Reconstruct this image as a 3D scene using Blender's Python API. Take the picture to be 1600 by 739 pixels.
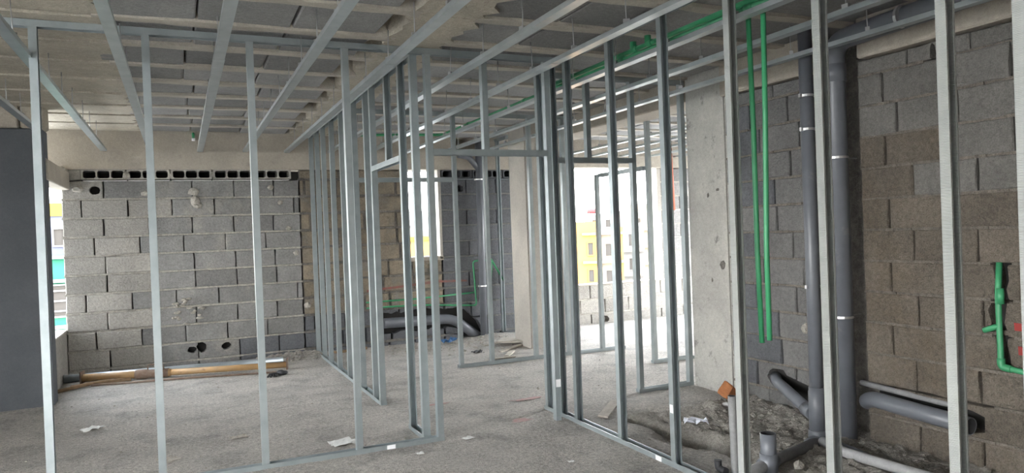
import bpy, bmesh, math, random
from mathutils import Vector, Matrix, noise
for o in list(bpy.data.objects): bpy.data.objects.remove(o)
S = bpy.context.scene; C = S.collection
rnd = random.Random(7)
R = math.radians

# ------------------------------------------------------------------ camera
def cam_axes(yaw, pitch, roll):
    c, s = math.cos(yaw), math.sin(yaw)
    r, f, u = Vector((c, -s, 0)), Vector((s, c, 0)), Vector((0, 0, 1))
    c, s = math.cos(pitch), math.sin(pitch)
    f, u = c*f + s*u, c*u - s*f
    c, s = math.cos(roll), math.sin(roll)
    return c*r + s*u, c*u - s*r, f
r_, u_, f_ = cam_axes(R(24.496), R(-.450), R(-2.138))
cd = bpy.data.cameras.new('camera'); cam = bpy.data.objects.new('camera', cd); C.objects.link(cam)
cam.matrix_world = Matrix(((r_.x, u_.x, -f_.x, 0), (r_.y, u_.y, -f_.y, 0), (r_.z, u_.z, -f_.z, 1.48), (0, 0, 0, 1)))
cd.sensor_fit = 'HORIZONTAL'; cd.sensor_width = 36; cd.lens = 36*1134.75/1600
cd.clip_start = .05; cd.clip_end = 2000
S.camera = cam

# ------------------------------------------------------------------ sky, exposure
W = bpy.data.worlds.new('overcast sky'); S.world = W; W.use_nodes = True
nt = W.node_tree; nt.nodes.clear()
wo = nt.nodes.new('ShaderNodeOutputWorld'); bg = nt.nodes.new('ShaderNodeBackground')
tc = nt.nodes.new('ShaderNodeTexCoord'); sp = nt.nodes.new('ShaderNodeSeparateXYZ')
rp = nt.nodes.new('ShaderNodeValToRGB')
rp.color_ramp.elements[0].position = 0; rp.color_ramp.elements[0].color = (1.0, .985, .96, 1)
rp.color_ramp.elements[1].position = .7; rp.color_ramp.elements[1].color = (.80, .89, 1.0, 1)
nt.links.new(tc.outputs['Generated'], sp.inputs[0]); nt.links.new(sp.outputs['Z'], rp.inputs[0])
nt.links.new(rp.outputs[0], bg.inputs['Color']); nt.links.new(bg.outputs[0], wo.inputs['Surface'])
bg.inputs['Strength'].default_value = 2.0
S.view_settings.view_transform = 'Standard'; S.view_settings.look = 'None'
S.view_settings.gamma = 1; S.view_settings.use_curve_mapping = False
S.view_settings.exposure = 3.9
S.cycles.max_bounces = 12; S.cycles.diffuse_bounces = 8; S.cycles.use_denoising = True
S.cycles.sample_clamp_indirect = 6

# ------------------------------------------------------------------ materials
def mat(name, a, b=None, scale=3., rough=.9, metal=0., bump=None, per=0., speck=0., stain=None, wave=None, spec=.3):
    m = bpy.data.materials.new(name); m.use_nodes = True
    t = m.node_tree; N = t.nodes; Lk = t.links.new
    p = N['Principled BSDF']; p.inputs['Roughness'].default_value = rough; p.inputs['Metallic'].default_value = metal
    p.inputs['Specular IOR Level'].default_value = spec
    g = N.new('ShaderNodeNewGeometry')
    def nz(sc, det=5, ro=.6):
        n = N.new('ShaderNodeTexNoise'); n.inputs['Scale'].default_value = sc; n.inputs['Detail'].default_value = det
        n.inputs['Roughness'].default_value = ro; Lk(g.outputs['Position'], n.inputs['Vector']); return n
    def mix(f, c0, c1, typ='MIX'):
        x = N.new('ShaderNodeMix'); x.data_type = 'RGBA'; x.blend_type = typ
        if hasattr(f, 'node'): Lk(f, x.inputs['Factor'])
        else: x.inputs['Factor'].default_value = f
        for i, c in ((6, c0), (7, c1)):
            if hasattr(c, 'node'): Lk(c, x.inputs[i])
            else: x.inputs[i].default_value = (*c, 1)
        return x.outputs[2]
    def rampf(sock, lo, hi):
        r = N.new('ShaderNodeMapRange'); Lk(sock, r.inputs[0]); r.inputs[1].default_value = lo; r.inputs[2].default_value = hi
        return r.outputs[0]
    col = a
    if b: col = mix(rampf(nz(scale).outputs['Fac'], .35, .65), a, b)
    if stain:
        sc, sco, lo, hi = stain
        col = mix(rampf(nz(sc, 8, .7).outputs['Fac'], lo, hi), col if hasattr(col, 'node') else a, sco)
    if speck:
        f0 = N.new('ShaderNodeMath'); f0.operation = 'ADD'
        Lk(nz(150, 2, .5).outputs['Fac'], f0.inputs[0]); Lk(nz(38, 4, .7).outputs['Fac'], f0.inputs[1])
        f = rampf(f0.outputs[0], .75, 1.25)
        v = N.new('ShaderNodeMapRange'); Lk(f, v.inputs[0]); v.inputs[3].default_value = 1-speck; v.inputs[4].default_value = 1+speck
        cc = N.new('ShaderNodeCombineColor'); [Lk(v.outputs[0], cc.inputs[i]) for i in range(3)]
        col = mix(1., col, cc.outputs[0], 'MULTIPLY')
    if per:
        oi = N.new('ShaderNodeObjectInfo'); v = N.new('ShaderNodeMapRange'); Lk(oi.outputs['Random'], v.inputs[0])
        v.inputs[3].default_value = 1-per; v.inputs[4].default_value = 1+per
        cc = N.new('ShaderNodeCombineColor'); [Lk(v.outputs[0], cc.inputs[i]) for i in range(3)]
        col = mix(1., col, cc.outputs[0], 'MULTIPLY')
    if hasattr(col, 'node'): Lk(col, p.inputs['Base Color'])
    else: p.inputs['Base Color'].default_value = (*a, 1)
    prev = None
    for sc, st, di in (bump or []):
        bn = N.new('ShaderNodeBump'); bn.inputs['Strength'].default_value = st; bn.inputs['Distance'].default_value = di
        Lk(nz(sc, 6, .65).outputs['Fac'], bn.inputs['Height'])
        if prev: Lk(prev, bn.inputs['Normal'])
        prev = bn.outputs[0]
    if wave:
        w = N.new('ShaderNodeTexWave'); w.bands_direction = 'Z'; w.inputs['Scale'].default_value = wave; Lk(g.outputs['Position'], w.inputs['Vector'])
        bn = N.new('ShaderNodeBump'); bn.inputs['Strength'].default_value = .55; bn.inputs['Distance'].default_value = .002
        Lk(w.outputs['Fac'], bn.inputs['Height'])
        if prev: Lk(prev, bn.inputs['Normal'])
        prev = bn.outputs[0]
    if prev: Lk(prev, p.inputs['Normal'])
    return m

ROUGHB = [(45, .8, .015), (170, .6, .006)]
M = dict(
    floor=mat('rough concrete floor', (.53, .498, .455), (.42, .395, .362), 1.6, .95, bump=[(9, .5, .04), (42, 1, .025), (130, .8, .008)], speck=.42, stain=(2.6, (.30, .283, .262), .50, .68)),
    dirt=mat('loose dirt', (.40, .375, .335), (.28, .26, .232), 5, 1, bump=[(40, .9, .03)], speck=.3),
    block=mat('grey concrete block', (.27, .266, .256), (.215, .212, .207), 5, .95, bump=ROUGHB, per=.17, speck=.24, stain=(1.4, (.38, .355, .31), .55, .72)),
    block_lit=mat('lit concrete block', (.38, .36, .325), (.32, .305, .28), 4, .95, bump=ROUGHB, per=.15, speck=.24),  # paler copy of the grey block, window light put into its colour
    block_tan=mat('tan concrete block', (.25, .21, .155), (.18, .156, .123), 6, .95, bump=[(30, .8, .02), (200, .5, .004)], per=.16, speck=.2, stain=(3, (.20, .19, .175), .54, .7)),
    block_dark=mat('dark grey block', (.14, .145, .154), (.112, .116, .124), 4, .95, bump=ROUGHB, per=.14, speck=.24),  # darker, bluish grey blocks
    block_brown=mat('brownish grey block', (.22, .19, .153), (.175, .152, .125), 3, .97, bump=[(35, 1, .03), (150, .9, .01)], per=.10, speck=.28, stain=(2.0, (.175, .143, .107), .48, .68)),
    block_olive=mat('grey brown block', (.19, .183, .168), (.15, .145, .134), 3, .97, bump=ROUGHB, per=.10, speck=.24),
    block_mid=mat('mid grey block', (.18, .177, .17), (.145, .143, .14), 3, .97, bump=ROUGHB, per=.10, speck=.24),
    mortar=mat('mortar', (.46, .43, .375), (.33, .31, .275), 18, 1, bump=[(70, .9, .015)], speck=.25),
    mortar_brown=mat('brown mortar', (.22, .195, .165), (.15, .135, .115), 14, 1, bump=[(60, .9, .02)], speck=.3),
    mortar_mid=mat('grey mortar', (.20, .197, .188), (.15, .148, .14), 14, 1, bump=[(60, .9, .02)], speck=.25),
    mortar_dark=mat('dark mortar', (.20, .185, .165), (.13, .12, .11), 14, 1, bump=[(60, .9, .02)], speck=.25),
    cavity=mat('shaded wall core', (.035, .034, .033), None, rough=1),  # near black, shade of the unlit voids put into the colour
    beam=mat('board cast concrete beam', (.44, .395, .33), (.36, .325, .275), 2.5, .95, bump=[(9, .35, .02), (90, .5, .006)], speck=.12, stain=(3.5, (.25, .23, .2), .57, .75)),
    band=mat('rough ceiling concrete', (.49, .445, .36), (.38, .345, .285), 3, .95, bump=[(12, .7, .03), (90, .5, .006)], speck=.16),
    rib=mat('ceiling rib concrete', (.50, .46, .39), (.40, .365, .315), 4, .95, bump=[(50, .5, .01)], speck=.12),
    infill=mat('ceiling infill block', (.29, .285, .275), (.235, .232, .228), 3, .95, bump=[(70, .6, .01)], per=.26, speck=.2),
    column=mat('smooth cast column', (.46, .45, .41), (.36, .35, .325), 2.2, .85, bump=[(7, .3, .02), (60, .5, .006)], speck=.14, stain=(4.5, (.20, .195, .18), .575, .66)),
    column_tan=mat('tan cast column', (.44, .41, .36), (.36, .335, .30), 2, .9, bump=[(20, .4, .01)], speck=.1),
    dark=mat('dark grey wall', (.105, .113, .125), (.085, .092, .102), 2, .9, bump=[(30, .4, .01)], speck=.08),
    shell=mat('outer shell concrete', (.40, .385, .36), None, rough=.95),
    steel=mat('galvanised steel', (.42, .465, .475), (.35, .395, .405), 9, .42, .7, bump=[(35, .08, .003)], per=.06, spec=.5),
    knurl=mat('knurled galvanised steel', (.52, .54, .52), (.46, .48, .465), 9, .45, .7, wave=52, spec=.5),
    channel=mat('ceiling channel steel', (.56, .60, .61), (.47, .52, .53), 7, .38, .8, bump=[(25, .08, .003)], spec=.5),
    wire=mat('hanger wire', (.42, .42, .42), None, rough=.5, metal=.6),
    sticker=mat('white sticker', (.8, .8, .8), None, rough=.6),
    pvc=mat('grey pvc', (.155, .165, .185), (.125, .133, .15), 5, .38, spec=.5, stain=(6, (.25, .245, .235), .62, .8)),
    pvc_dusty=mat('dusty grey pvc', (.25, .25, .25), (.20, .20, .205), 6, .6, speck=.1),
    pvc_light=mat('light grey pvc', (.36, .36, .355), (.28, .28, .28), 6, .5, speck=.1),
    hole=mat('pipe inside', (.03, .03, .032), None, rough=.9),
    green=mat('green ppr pipe', (.05, .30, .135), (.04, .245, .11), 8, .45, spec=.5),
    clampm=mat('zinc clamp', (.7, .7, .7), None, rough=.3, metal=.9),
    orange=mat('orange painted prop', (.44, .27, .12), (.36, .24, .13), 9, .6, stain=(12, (.22, .13, .07), .58, .7)),
    red_faint=mat('faded red paint', (.27, .10, .085), (.17, .12, .10), 25, .95),
    rust=mat('rusty steel', (.19, .12, .085), (.26, .2, .16), 20, .8, metal=.2),
    silver=mat('silver tube', (.62, .68, .72), (.5, .56, .6), 5, .35, .6),
    wood=mat('weathered timber', (.50, .46, .40), (.38, .34, .29), 12, .9, speck=.12),
    brown=mat('brown scrap', (.30, .2, .12), (.22, .15, .09), 14, .9),
    paper=mat('white paper', (.75, .75, .73), None, rough=.8),
    plastic=mat('white plastic film', (.72, .74, .82), None, rough=.3, spec=.5),
    brick=mat('orange brick', (.42, .17, .07), (.33, .135, .06), 20, .9, bump=[(60, .6, .01)]),
    black=mat('black rubber', (.03, .03, .033), None, rough=.6),
    blue=mat('blue plastic', (.04, .12, .26), None, rough=.5),
    red=mat('red paint', (.32, .045, .04), (.22, .045, .04), 30, .9),
    pink=mat('pink chalk', (.48, .27, .26), (.43, .36, .33), 35, .95),
    copper=mat('red conduit', (.42, .13, .08), None, rough=.5),
    b_green=mat('green facade', (.012, .085, .05), None, rough=.9),
    b_lilac=mat('lilac facade', (.06, .063, .088), None, rough=.9),
    b_yellow=mat('yellow facade', (.16, .10, .012), None, rough=.9),
    b_orange=mat('orange facade', (.27, .125, .028), (.25, .115, .025), .4, .9),
    b_pale=mat('pale facade', (.155, .127, .092), None, rough=.9),
    b_white=mat('white facade', (.125, .122, .116), None, rough=.9),
    b_red=mat('red facade edge', (.2, .03, .03), None, rough=.9),
    b_win=mat('far window', (.04, .036, .032), None, rough=.9, spec=.05),
    ground=mat('street ground', (.34, .33, .31), (.28, .27, .26), .2, .95),
)

# ------------------------------------------------------------------ helpers
def obj(name, me, parent=None, loc=(0, 0, 0), rot=(0, 0, 0), label=None):
    o = bpy.data.objects.new(name, me); C.objects.link(o); o.location = loc; o.rotation_euler = rot
    if parent is not None: o.parent = parent
    if label: o['label'] = label
    return o
def tag(o, label, cat, group=None):
    o['label'] = label; o['category'] = cat
    if group: o['group'] = group
    return o
def thing(name, label, cat, loc=(0, 0, 0), group=None, rot=(0, 0, 0)):
    return tag(obj(name, None, None, loc, rot), label, cat, group)
def struct(name, me, parent=None):
    o = obj(name, me, parent)
    if parent is None: o['kind'] = 'structure'
    return o
def done(bm, *ms, smooth=False):
    me = bpy.data.meshes.new('m'); bmesh.ops.recalc_face_normals(bm, faces=bm.faces); bm.to_mesh(me); bm.free()
    for m in ms: me.materials.append(M[m])
    if smooth:
        for p in me.polygons: p.use_smooth = True
    return me
def box(bm, x0, x1, y0, y1, z0, z1):
    v = [bm.verts.new((x, y, z)) for x in (x0, x1) for y in (y0, y1) for z in (z0, z1)]
    for f in ((0, 1, 3, 2), (4, 6, 7, 5), (0, 4, 5, 1), (2, 3, 7, 6), (0, 2, 6, 4), (1, 5, 7, 3)): bm.faces.new([v[i] for i in f])
    return v
def boxme(m, *b, bevel=0, jit=0):
    bm = bmesh.new()
    for q in b: box(bm, *q)
    if bevel: bmesh.ops.bevel(bm, geom=bm.edges[:], offset=bevel, segments=1, affect='EDGES')
    if jit:
        for v in bm.verts: v.co += Vector([rnd.uniform(-jit, jit) for _ in range(3)])
    return done(bm, m)
def prism(bm, pts, L, plane='xy', o=(0, 0, 0)):
    """closed outline extruded by L along the axis that is missing from plane"""
    def P(a, b, c):
        q = {'xy': (a, b, c), 'xz': (a, c, b), 'yz': (c, a, b)}[plane]
        return bm.verts.new((q[0]+o[0], q[1]+o[1], q[2]+o[2]))
    lo = [P(a, b, 0) for a, b in pts]; hi = [P(a, b, L) for a, b in pts]; n = len(pts)
    bm.faces.new(lo); bm.faces.new(hi)
    for i in range(n): bm.faces.new((lo[i], lo[(i+1) % n], hi[(i+1) % n], hi[i]))
def tube(bm, pts, r, seg=14, caps=True, rs=None):
    pts = [Vector(p) for p in pts]; rings = []
    for i, p in enumerate(pts):
        d = (pts[min(i+1, len(pts)-1)] - pts[max(i-1, 0)]).normalized()
        a = d.cross(Vector((0, 0, 1)) if abs(d.z) < .9 else Vector((1, 0, 0))).normalized(); b = d.cross(a)
        rr = rs[i] if rs else r
        rings.append([bm.verts.new(p + rr*(math.cos(2*math.pi*k/seg)*a + math.sin(2*math.pi*k/seg)*b)) for k in range(seg)])
    # keep rings aligned
    for i in range(1, len(rings)):
        best = min(range(seg), key=lambda s: sum((rings[i][(k+s) % seg].co - rings[i-1][k].co).length for k in range(seg)))
        rings[i] = rings[i][best:] + rings[i][:best]
        d0 = sum((rings[i][k].co - rings[i-1][k].co).length for k in range(seg))
        rev = [rings[i][0]] + rings[i][:0:-1]
        if sum((rev[k].co - rings[i-1][k].co).length for k in range(seg)) < d0 - 1e-6: rings[i] = rev
    for i in range(len(rings)-1):
        for k in range(seg): bm.faces.new((rings[i][k], rings[i][(k+1) % seg], rings[i+1][(k+1) % seg], rings[i+1][k]))
    if caps: bm.faces.new(rings[0]); bm.faces.new(rings[-1])
def tubeme(m, pts, r, seg=14, **k):
    bm = bmesh.new(); tube(bm, pts, r, seg, **k); me = done(bm, m)
    for p in me.polygons: p.use_smooth = len(p.vertices) == 4
    return me
def bend(pts, rad=.06, n=5):
    """rounds the corners of a polyline"""
    P = [Vector(p) for p in pts]; out = [P[0]]
    for i in range(1, len(P)-1):
        a = P[i] + (P[i-1]-P[i]).normalized()*rad; b = P[i] + (P[i+1]-P[i]).normalized()*rad
        for k in range(n+1):
            t = k/n; out.append((1-t)**2*a + 2*t*(1-t)*P[i] + t*t*b)
    return out + [P[-1]]
def openpipe(m, pts, r, wall=.006, seg=18):
    """a pipe with an open, hollow far end"""
    bm = bmesh.new(); tube(bm, pts, r, seg, caps=False)
    e = [Vector(p) for p in pts]; d = (e[-1]-e[-2]).normalized()
    tube(bm, [e[-1], e[-1]-d*min(.25, (e[-1]-e[-2]).length*.9)], r-wall, seg, caps=False)
    bm.verts.ensure_lookup_table()
    n0 = seg*len(pts)
    outer = bm.verts[n0-seg:n0]; inner = bm.verts[n0:n0+seg]
    inner = [min(inner, key=lambda v: (v.co-o.co).length) for o in outer]
    for k in range(seg):
        try: bm.faces.new((outer[k], outer[(k+1) % seg], inner[(k+1) % seg], inner[k]))
        except ValueError: pass
    bm.faces.new(bm.verts[n0+seg:n0+2*seg])
    me = bpy.data.meshes.new('m'); bmesh.ops.recalc_face_normals(bm, faces=bm.faces); bm.to_mesh(me); bm.free()
    me.materials.append(M[m]); me.materials.append(M['hole'])
    nf = len(me.polygons); base = seg*(len(pts)-1)
    for i, p in enumerate(me.polygons):
        p.use_smooth = len(p.vertices) == 4
        if base <= i < base+seg or i == nf-1: p.material_index = 1
    return me
def lump(bm, c, r, flat=.7, sub=1):
    g = bmesh.ops.create_icosphere(bm, subdivisions=sub, radius=r)
    s = Vector((rnd.uniform(.7, 1.3), rnd.uniform(.7, 1.3), flat*rnd.uniform(.7, 1.2)))
    q = Matrix.Rotation(rnd.uniform(0, 6.3), 3, 'Z')
    for v in g['verts']:
        v.co = q @ Vector((v.co.x*s.x, v.co.y*s.y, v.co.z*s.z))*rnd.uniform(.8, 1.12) + Vector(c)
def lumpme(m, r, flat=.7, sub=1):
    bm = bmesh.new(); lump(bm, (0, 0, 0), r, flat, sub); return done(bm, m)
def jag(a0, a1, b0, b1, step=.05, j=.015):
    """jagged rectangular outline"""
    P = []
    def run(p, q):
        n = max(1, int(math.dist(p, q)/step))
        for i in range(n):
            t = i/n; P.append((p[0]+(q[0]-p[0])*t+rnd.uniform(-j, j), p[1]+(q[1]-p[1])*t+rnd.uniform(-j, j)))
    run((a0, b0), (a1, b0)); run((a1, b0), (a1, b1)); run((a1, b1), (a0, b1)); run((a0, b1), (a0, b0))
    return P
def blob(ca, cb, ra, rb, n=11, j=.18):
    return [(ca+ra*math.cos(2*math.pi*k/n)*rnd.uniform(1-j, 1+j), cb+rb*math.sin(2*math.pi*k/n)*rnd.uniform(1-j, 1+j)) for k in range(n)]
def cut(o, cutters):
    """carves prisms out of a block (real recesses)"""
    for me in cutters:
        c = bpy.data.objects.new('cutter', me); C.objects.link(c)
        md = o.modifiers.new('b', 'BOOLEAN'); md.object = c; md.operation = 'DIFFERENCE'; md.solver = 'EXACT'
        bpy.context.view_layer.update()
        new = bpy.data.meshes.new_from_object(o.evaluated_get(bpy.context.evaluated_depsgraph_get()))
        o.modifiers.clear(); o.data = new
        bpy.data.objects.remove(c)

# ------------------------------------------------------------------ block walls
def blockme(l, d, h, m):
    bm = bmesh.new(); n = 5
    def ring(y, e):
        P = []
        for i in range(n): P.append((-l/2+e+(l-2*e)*i/n, -h/2+e))
        for i in range(2): P.append((l/2-e, -h/2+e+(h-2*e)*i/2))
        for i in range(n): P.append((l/2-e-(l-2*e)*i/n, h/2-e))
        for i in range(2): P.append((-l/2+e, h/2-e-(h-2*e)*i/2))
        return [bm.verts.new((x+rnd.uniform(-.004, .004), y+rnd.uniform(0, .003), z+rnd.uniform(-.0038, .0038))) for x, z in P]
    a, b, c = ring(0, .009), ring(.008, .001), ring(d, .001); k = len(a)
    bm.faces.new(a); bm.faces.new(c)
    for p, q in ((a, b), (b, c)):
        for i in range(k): bm.faces.new((p[i], p[(i+1) % k], q[(i+1) % k], q[i]))
    return done(bm, m)
_cache = {}
def block_wall(parent, axis, face, a0, a1, rows, L, offs, choose, openings=(), gap=.012, hgap=.014, cutters=(), depth=.12, vary=0., mort='mortar', recess=.006, skip=None):
    """courses of single blocks; axis 'x': front looks to -Y, axis 'y': front looks to -X"""
    mb = bmesh.new()
    for k in range(len(rows)-1):
        z1, z0 = rows[k], rows[k+1]; zm = (z0+z1)/2
        iv = [(a0, a1)]
        for oa, ob, oz0, oz1 in openings:
            if oz0 < zm < oz1:
                iv = [q for s, e in iv for q in ((s, min(e, oa)), (max(s, ob), e)) if q[1]-q[0] > .02]
        for s, e in iv:
            js = []; x = offs[k % len(offs)] + rnd.uniform(-.012, .012)
            while x > s: x -= L
            while x < e:
                if s+.06 < x < e-.06: js.append(x)
                x += L*(1+rnd.uniform(-vary, vary))
            ed = [s]+js+[e]
            for p, q in zip(ed, ed[1:]):
                l = q-p-gap; h = z1-z0-hgap; m = choose((p+q)/2, zm)
                key = (round(l, 2), round(h, 2), m, rnd.randrange(4))
                if key not in _cache: _cache[key] = blockme(1, depth, 1, m) if False else blockme(round(l, 2), depth, round(h, 2), m)
                c = (p+q)/2; dd = rnd.uniform(-.004, .005)
                t = R(rnd.uniform(-.35, .35))
                if axis == 'x': o = obj('concrete_block', _cache[key], parent, (c, face+dd, zm), (0, t, 0))
                else: o = obj('concrete_block', _cache[key], parent, (face+dd, c, zm), (0, t, -math.pi/2))
                cs = [me for (ca0, ca1, cz0, cz1, me) in cutters if ca0 < q and ca1 > p and cz0 < z1 and cz1 > z0]
                if cs: o.data = o.data.copy(); bpy.context.view_layer.update(); cut(o, cs)
            # mortar bed under the course
            s2, e2 = s, e
            n = max(2, int((e2-s2)/.12))
            hole = [(ca0, ca1) for (ca0, ca1, cz0, cz1, me) in cutters if cz0 < z0 < cz1]
            for i in range(n):
                p, q = s2+(e2-s2)*i/n, s2+(e2-s2)*(i+1)/n
                if any(h0 < (p+q)/2 < h1 for h0, h1 in hole): continue
                rc = recess+rnd.uniform(-.003, .008)
                zz0, zz1 = z0-hgap/2-.004, z0+hgap/2+.004
                if axis == 'x': box(mb, p, q, face+rc, face+depth, zz0, zz1)
                else: box(mb, face+rc, face+depth, p, q, zz0, zz1)
    o = obj('mortar_bed', done(mb, mort), parent); o['kind'] = 'stuff'

def cutter_x(poly, face, d=.5):        # wall along X
    bm = bmesh.new(); prism(bm, poly, d, 'xz', (0, face-.1, 0)); me = done(bm, 'cavity')
    a = [p[0] for p in poly]; b = [p[1] for p in poly]; return (min(a), max(a), min(b), max(b), me)
def cutter_y(poly, face, d=.5):        # wall along Y
    bm = bmesh.new(); prism(bm, poly, d, 'yz', (face-.1, 0, 0)); me = done(bm, 'cavity')
    a = [p[0] for p in poly]; b = [p[1] for p in poly]; return (min(a), max(a), min(b), max(b), me)

# ================================================================== SETTING
# ---- floor (one relief mesh: concrete, with the dug-up wet area by the pipes)
def seg_d(x, y, a, b):
    ax, ay = a; bx, by = b; t = max(0, min(1, ((x-ax)*(bx-ax)+(y-ay)*(by-ay))/((bx-ax)**2+(by-ay)**2)))
    return math.hypot(x-ax-t*(bx-ax), y-ay-t*(by-ay))
def smooth(e0, e1, x):
    t = max(0, min(1, (x-e0)/(e1-e0))); return t*t*(3-2*t)
def dug(x, y):
    """0..1, how far the floor is broken up here"""
    n = noise.noise(Vector((x*2.3, y*2.3, 4)))*.22
    return smooth(2.85, 3.25, x+n)*smooth(5.05, 4.6, y+n*1.4)*smooth(4.6, 4.4, x)
def fz(x, y):
    z = noise.noise(Vector((x*1.1, y*1.1, 0)))*.006 + noise.noise(Vector((x*7, y*7, 2)))*.004
    d = dug(x, y)
    if d > 0:
        z += d*(-.035 + noise.noise(Vector((x*6, y*6, 9)))*.03 + noise.noise(Vector((x*15, y*15, 5)))*.028 + noise.noise(Vector((x*38, y*38, 7)))*.014)
        z -= .12*d*math.exp(-(seg_d(x, y, (3.15, 4.75), (3.22, 4.25))/.08)**2)
        z -= .15*d*math.exp(-(seg_d(x, y, (3.25, 4.25), (3.3, 3.75))/.11)**2)
        z += .09*d*math.exp(-(math.hypot(x-3.75, y-4.55)/.22)**2)
        z += .07*d*smooth(3.8, 4.25, x)*smooth(3.7, 4.1, y)
    z += .05*math.exp(-(math.hypot((x-1.25)/.35, (y-9.4)/.22))**2) + .06*math.exp(-(math.hypot((x-4.05)/.35, (y-9.2)/.4))**2)
    return z
bm = bmesh.new()
def axis_pts(a, b, fine0, fine1, c, f, u0, u1):
    out = []; x = a
    while x < b-1e-6:
        out.append(x); x += .02 if u0 <= x < u1 else (f if fine0 <= x < fine1 else c)
    return out+[b]
X = axis_pts(-4.3, 8.7, -1.5, 4.4, .2, .05, 2.9, 4.25); Y = axis_pts(-3.2, 10.0, 2.2, 9.6, .2, .05, 2.5, 4.95)
g = [[bm.verts.new((x, y, fz(x, y))) for x in X] for y in Y]
for j in range(len(Y)-1):
    for i in range(len(X)-1): 
        f = bm.faces.new((g[j][i], g[j][i+1], g[j+1][i+1], g[j+1][i]))
        if dug((X[i]+X[i+1])/2, (Y[j]+Y[j+1])/2) > .45: f.material_index = 1
lo = [bm.verts.new((x, y, -.25)) for x, y in ((-4.3, -3.2), (8.7, -3.2), (8.7, 10), (-4.3, 10))]
bm.faces.new(lo)
for a, b, edge in ((0, 1, g[0]), (1, 2, [r[-1] for r in g]), (2, 3, g[-1][::-1]), (3, 0, [r[0] for r in g][::-1])):
    bm.faces.new([lo[a]]+[lo[b]]+edge[::-1])
floor = struct('floor', done(bm, 'floor', 'dirt', smooth=True))

# ---- back wall
YB = 9.6
wb = struct('wall_back', boxme('cavity', (-1.22, 2.86, YB+.115, YB+.2, -.1, 2.24), (3.30, 4.9, YB+.115, YB+.2, -.1, 2.24), (2.86, 3.30, YB+.115, YB+.2, -.1, 1.13), (-1.22, 2.86, YB+.3, YB+.36, 2.2, 2.4), (3.30, 4.9, YB+.3, YB+.36, 2.2, 2.4), (2.80, 2.86, YB+.1, YB+.36, 2.2, 2.4), (3.30, 3.34, YB+.1, YB+.36, 2.2, 2.4), (-1.24, -1.20, YB+.1, YB+.36, 2.2, 2.4)))
rowsB = [2.24-.218*k for k in range(11)]+[-.1]
offB = [-.802, -1.011+.47, -.807, -.918+.47, -.803]
hc = [cutter_x(p, YB) for p in (blob(-.885, 2.125, .06, .052, 9, .08), blob(.072, .186, .05, .045), blob(.180, .206, .055, .062), blob(.462, .195, .055, .045),
      blob(3.60, 2.10, .05, .05), blob(3.56, 1.88, .03, .05), blob(4.62, 2.06, .07, .04), blob(6.0, .05, .06, .06))]
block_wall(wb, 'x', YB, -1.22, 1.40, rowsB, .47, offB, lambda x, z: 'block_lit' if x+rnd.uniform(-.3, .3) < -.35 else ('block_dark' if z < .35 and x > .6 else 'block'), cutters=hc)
winL = (2.86, 3.30, 1.13, 2.5)
chase = cutter_x(jag(2.42, 3.55, .17, .44, .06, .02)[:-2]+[(2.42, .25)], YB)
chase2 = cutter_x([(3.4, .43), (3.62, .40), (3.80, .22), (3.9, .0), (3.84, -.09), (3.62, -.09), (3.52, .12), (3.4, .18)], YB)
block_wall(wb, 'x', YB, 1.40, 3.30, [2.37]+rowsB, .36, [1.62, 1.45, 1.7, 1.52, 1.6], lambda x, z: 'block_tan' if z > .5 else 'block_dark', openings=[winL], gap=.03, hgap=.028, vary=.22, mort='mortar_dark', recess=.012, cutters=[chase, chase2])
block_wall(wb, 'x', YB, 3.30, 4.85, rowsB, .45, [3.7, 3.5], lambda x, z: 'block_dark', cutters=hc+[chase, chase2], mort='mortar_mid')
obj('joint_fill', boxme('mortar_dark', (1.41, 2.84, YB+.022, YB+.1, .47, 2.36), (2.84, 3.29, YB+.022, YB+.1, .47, 1.12)), wb)
# course of open hollow blocks under the beam
def ventme(m):
    bm = bmesh.new(); box(bm, -.225, .225, 0, .3, -.05, -.036); box(bm, -.225, .225, 0, .3, .052, .063)
    for a, b in ((-.225, -.207), (-.078, -.064), (.064, .078), (.207, .225)): box(bm, a, b, 0, .28, -.036, .052)
    for a, b in ((-.207, -.078), (-.064, .064), (.078, .207)):
        for x, sx in ((a, 1), (b, -1)):
            for z, sz in ((-.036, 1), (.052, -1)): prism(bm, [(x, z), (x+sx*.018, z), (x, z+sz*.018)], .03, 'xz')
    return done(bm, m)
va, vb = ventme('block_lit'), ventme('block_dark')
for i in range(5): obj('hollow_block', va, wb, (-.79+.468*i, YB+.004, 2.30))
for i in range(3): obj('hollow_block', vb, wb, (3.56+.468*i, YB+.004, 2.30))
obj('concrete_block', boxme('block_lit', (-1.22, -1.02, YB, YB+.12, 2.245, 2.365), bevel=.006), wb)
obj('beam', boxme('beam', (-1.4, 4.9, YB-.02, YB+.36, 2.365, 2.94), bevel=.01), wb)
for i in range(4): obj('mortar_lump', lumpme('mortar', .035, 1.3), wb, (-.79+.468*(i+.5), YB+.02, 2.30))
for x, z, r in ((.155, 2.10, .055), (.17, 1.98, .07), (.20, 1.93, .06), (-.36, 2.08, .05), (.86, 2.10, .045), (1.05, 2.14, .05), (1.16, 1.95, .04), (1.25, 1.62, .04), (1.33, 1.30, .05), (-1.05, 2.14, .05), (-1.2, 2.36, .06), (1.45, .62, .06), (2.4, 2.2, .05)):
    obj('mortar_lump', lumpme('mortar', r, .9, 2), wb, (x, YB+.012, z), label='lump of pale mortar squeezed out on the blocks')
bm = bmesh.new()
for k in range(26):
    a = rnd.uniform(0, 6.28); q = rnd.uniform(.3, 1); lump(bm, (.02+.21*q*math.cos(a), YB-.004, .62+.2*q*math.sin(a)), .035, .5)
obj('plaster_patch', done(bm, 'mortar'), wb)['kind'] = 'stuff'
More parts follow.
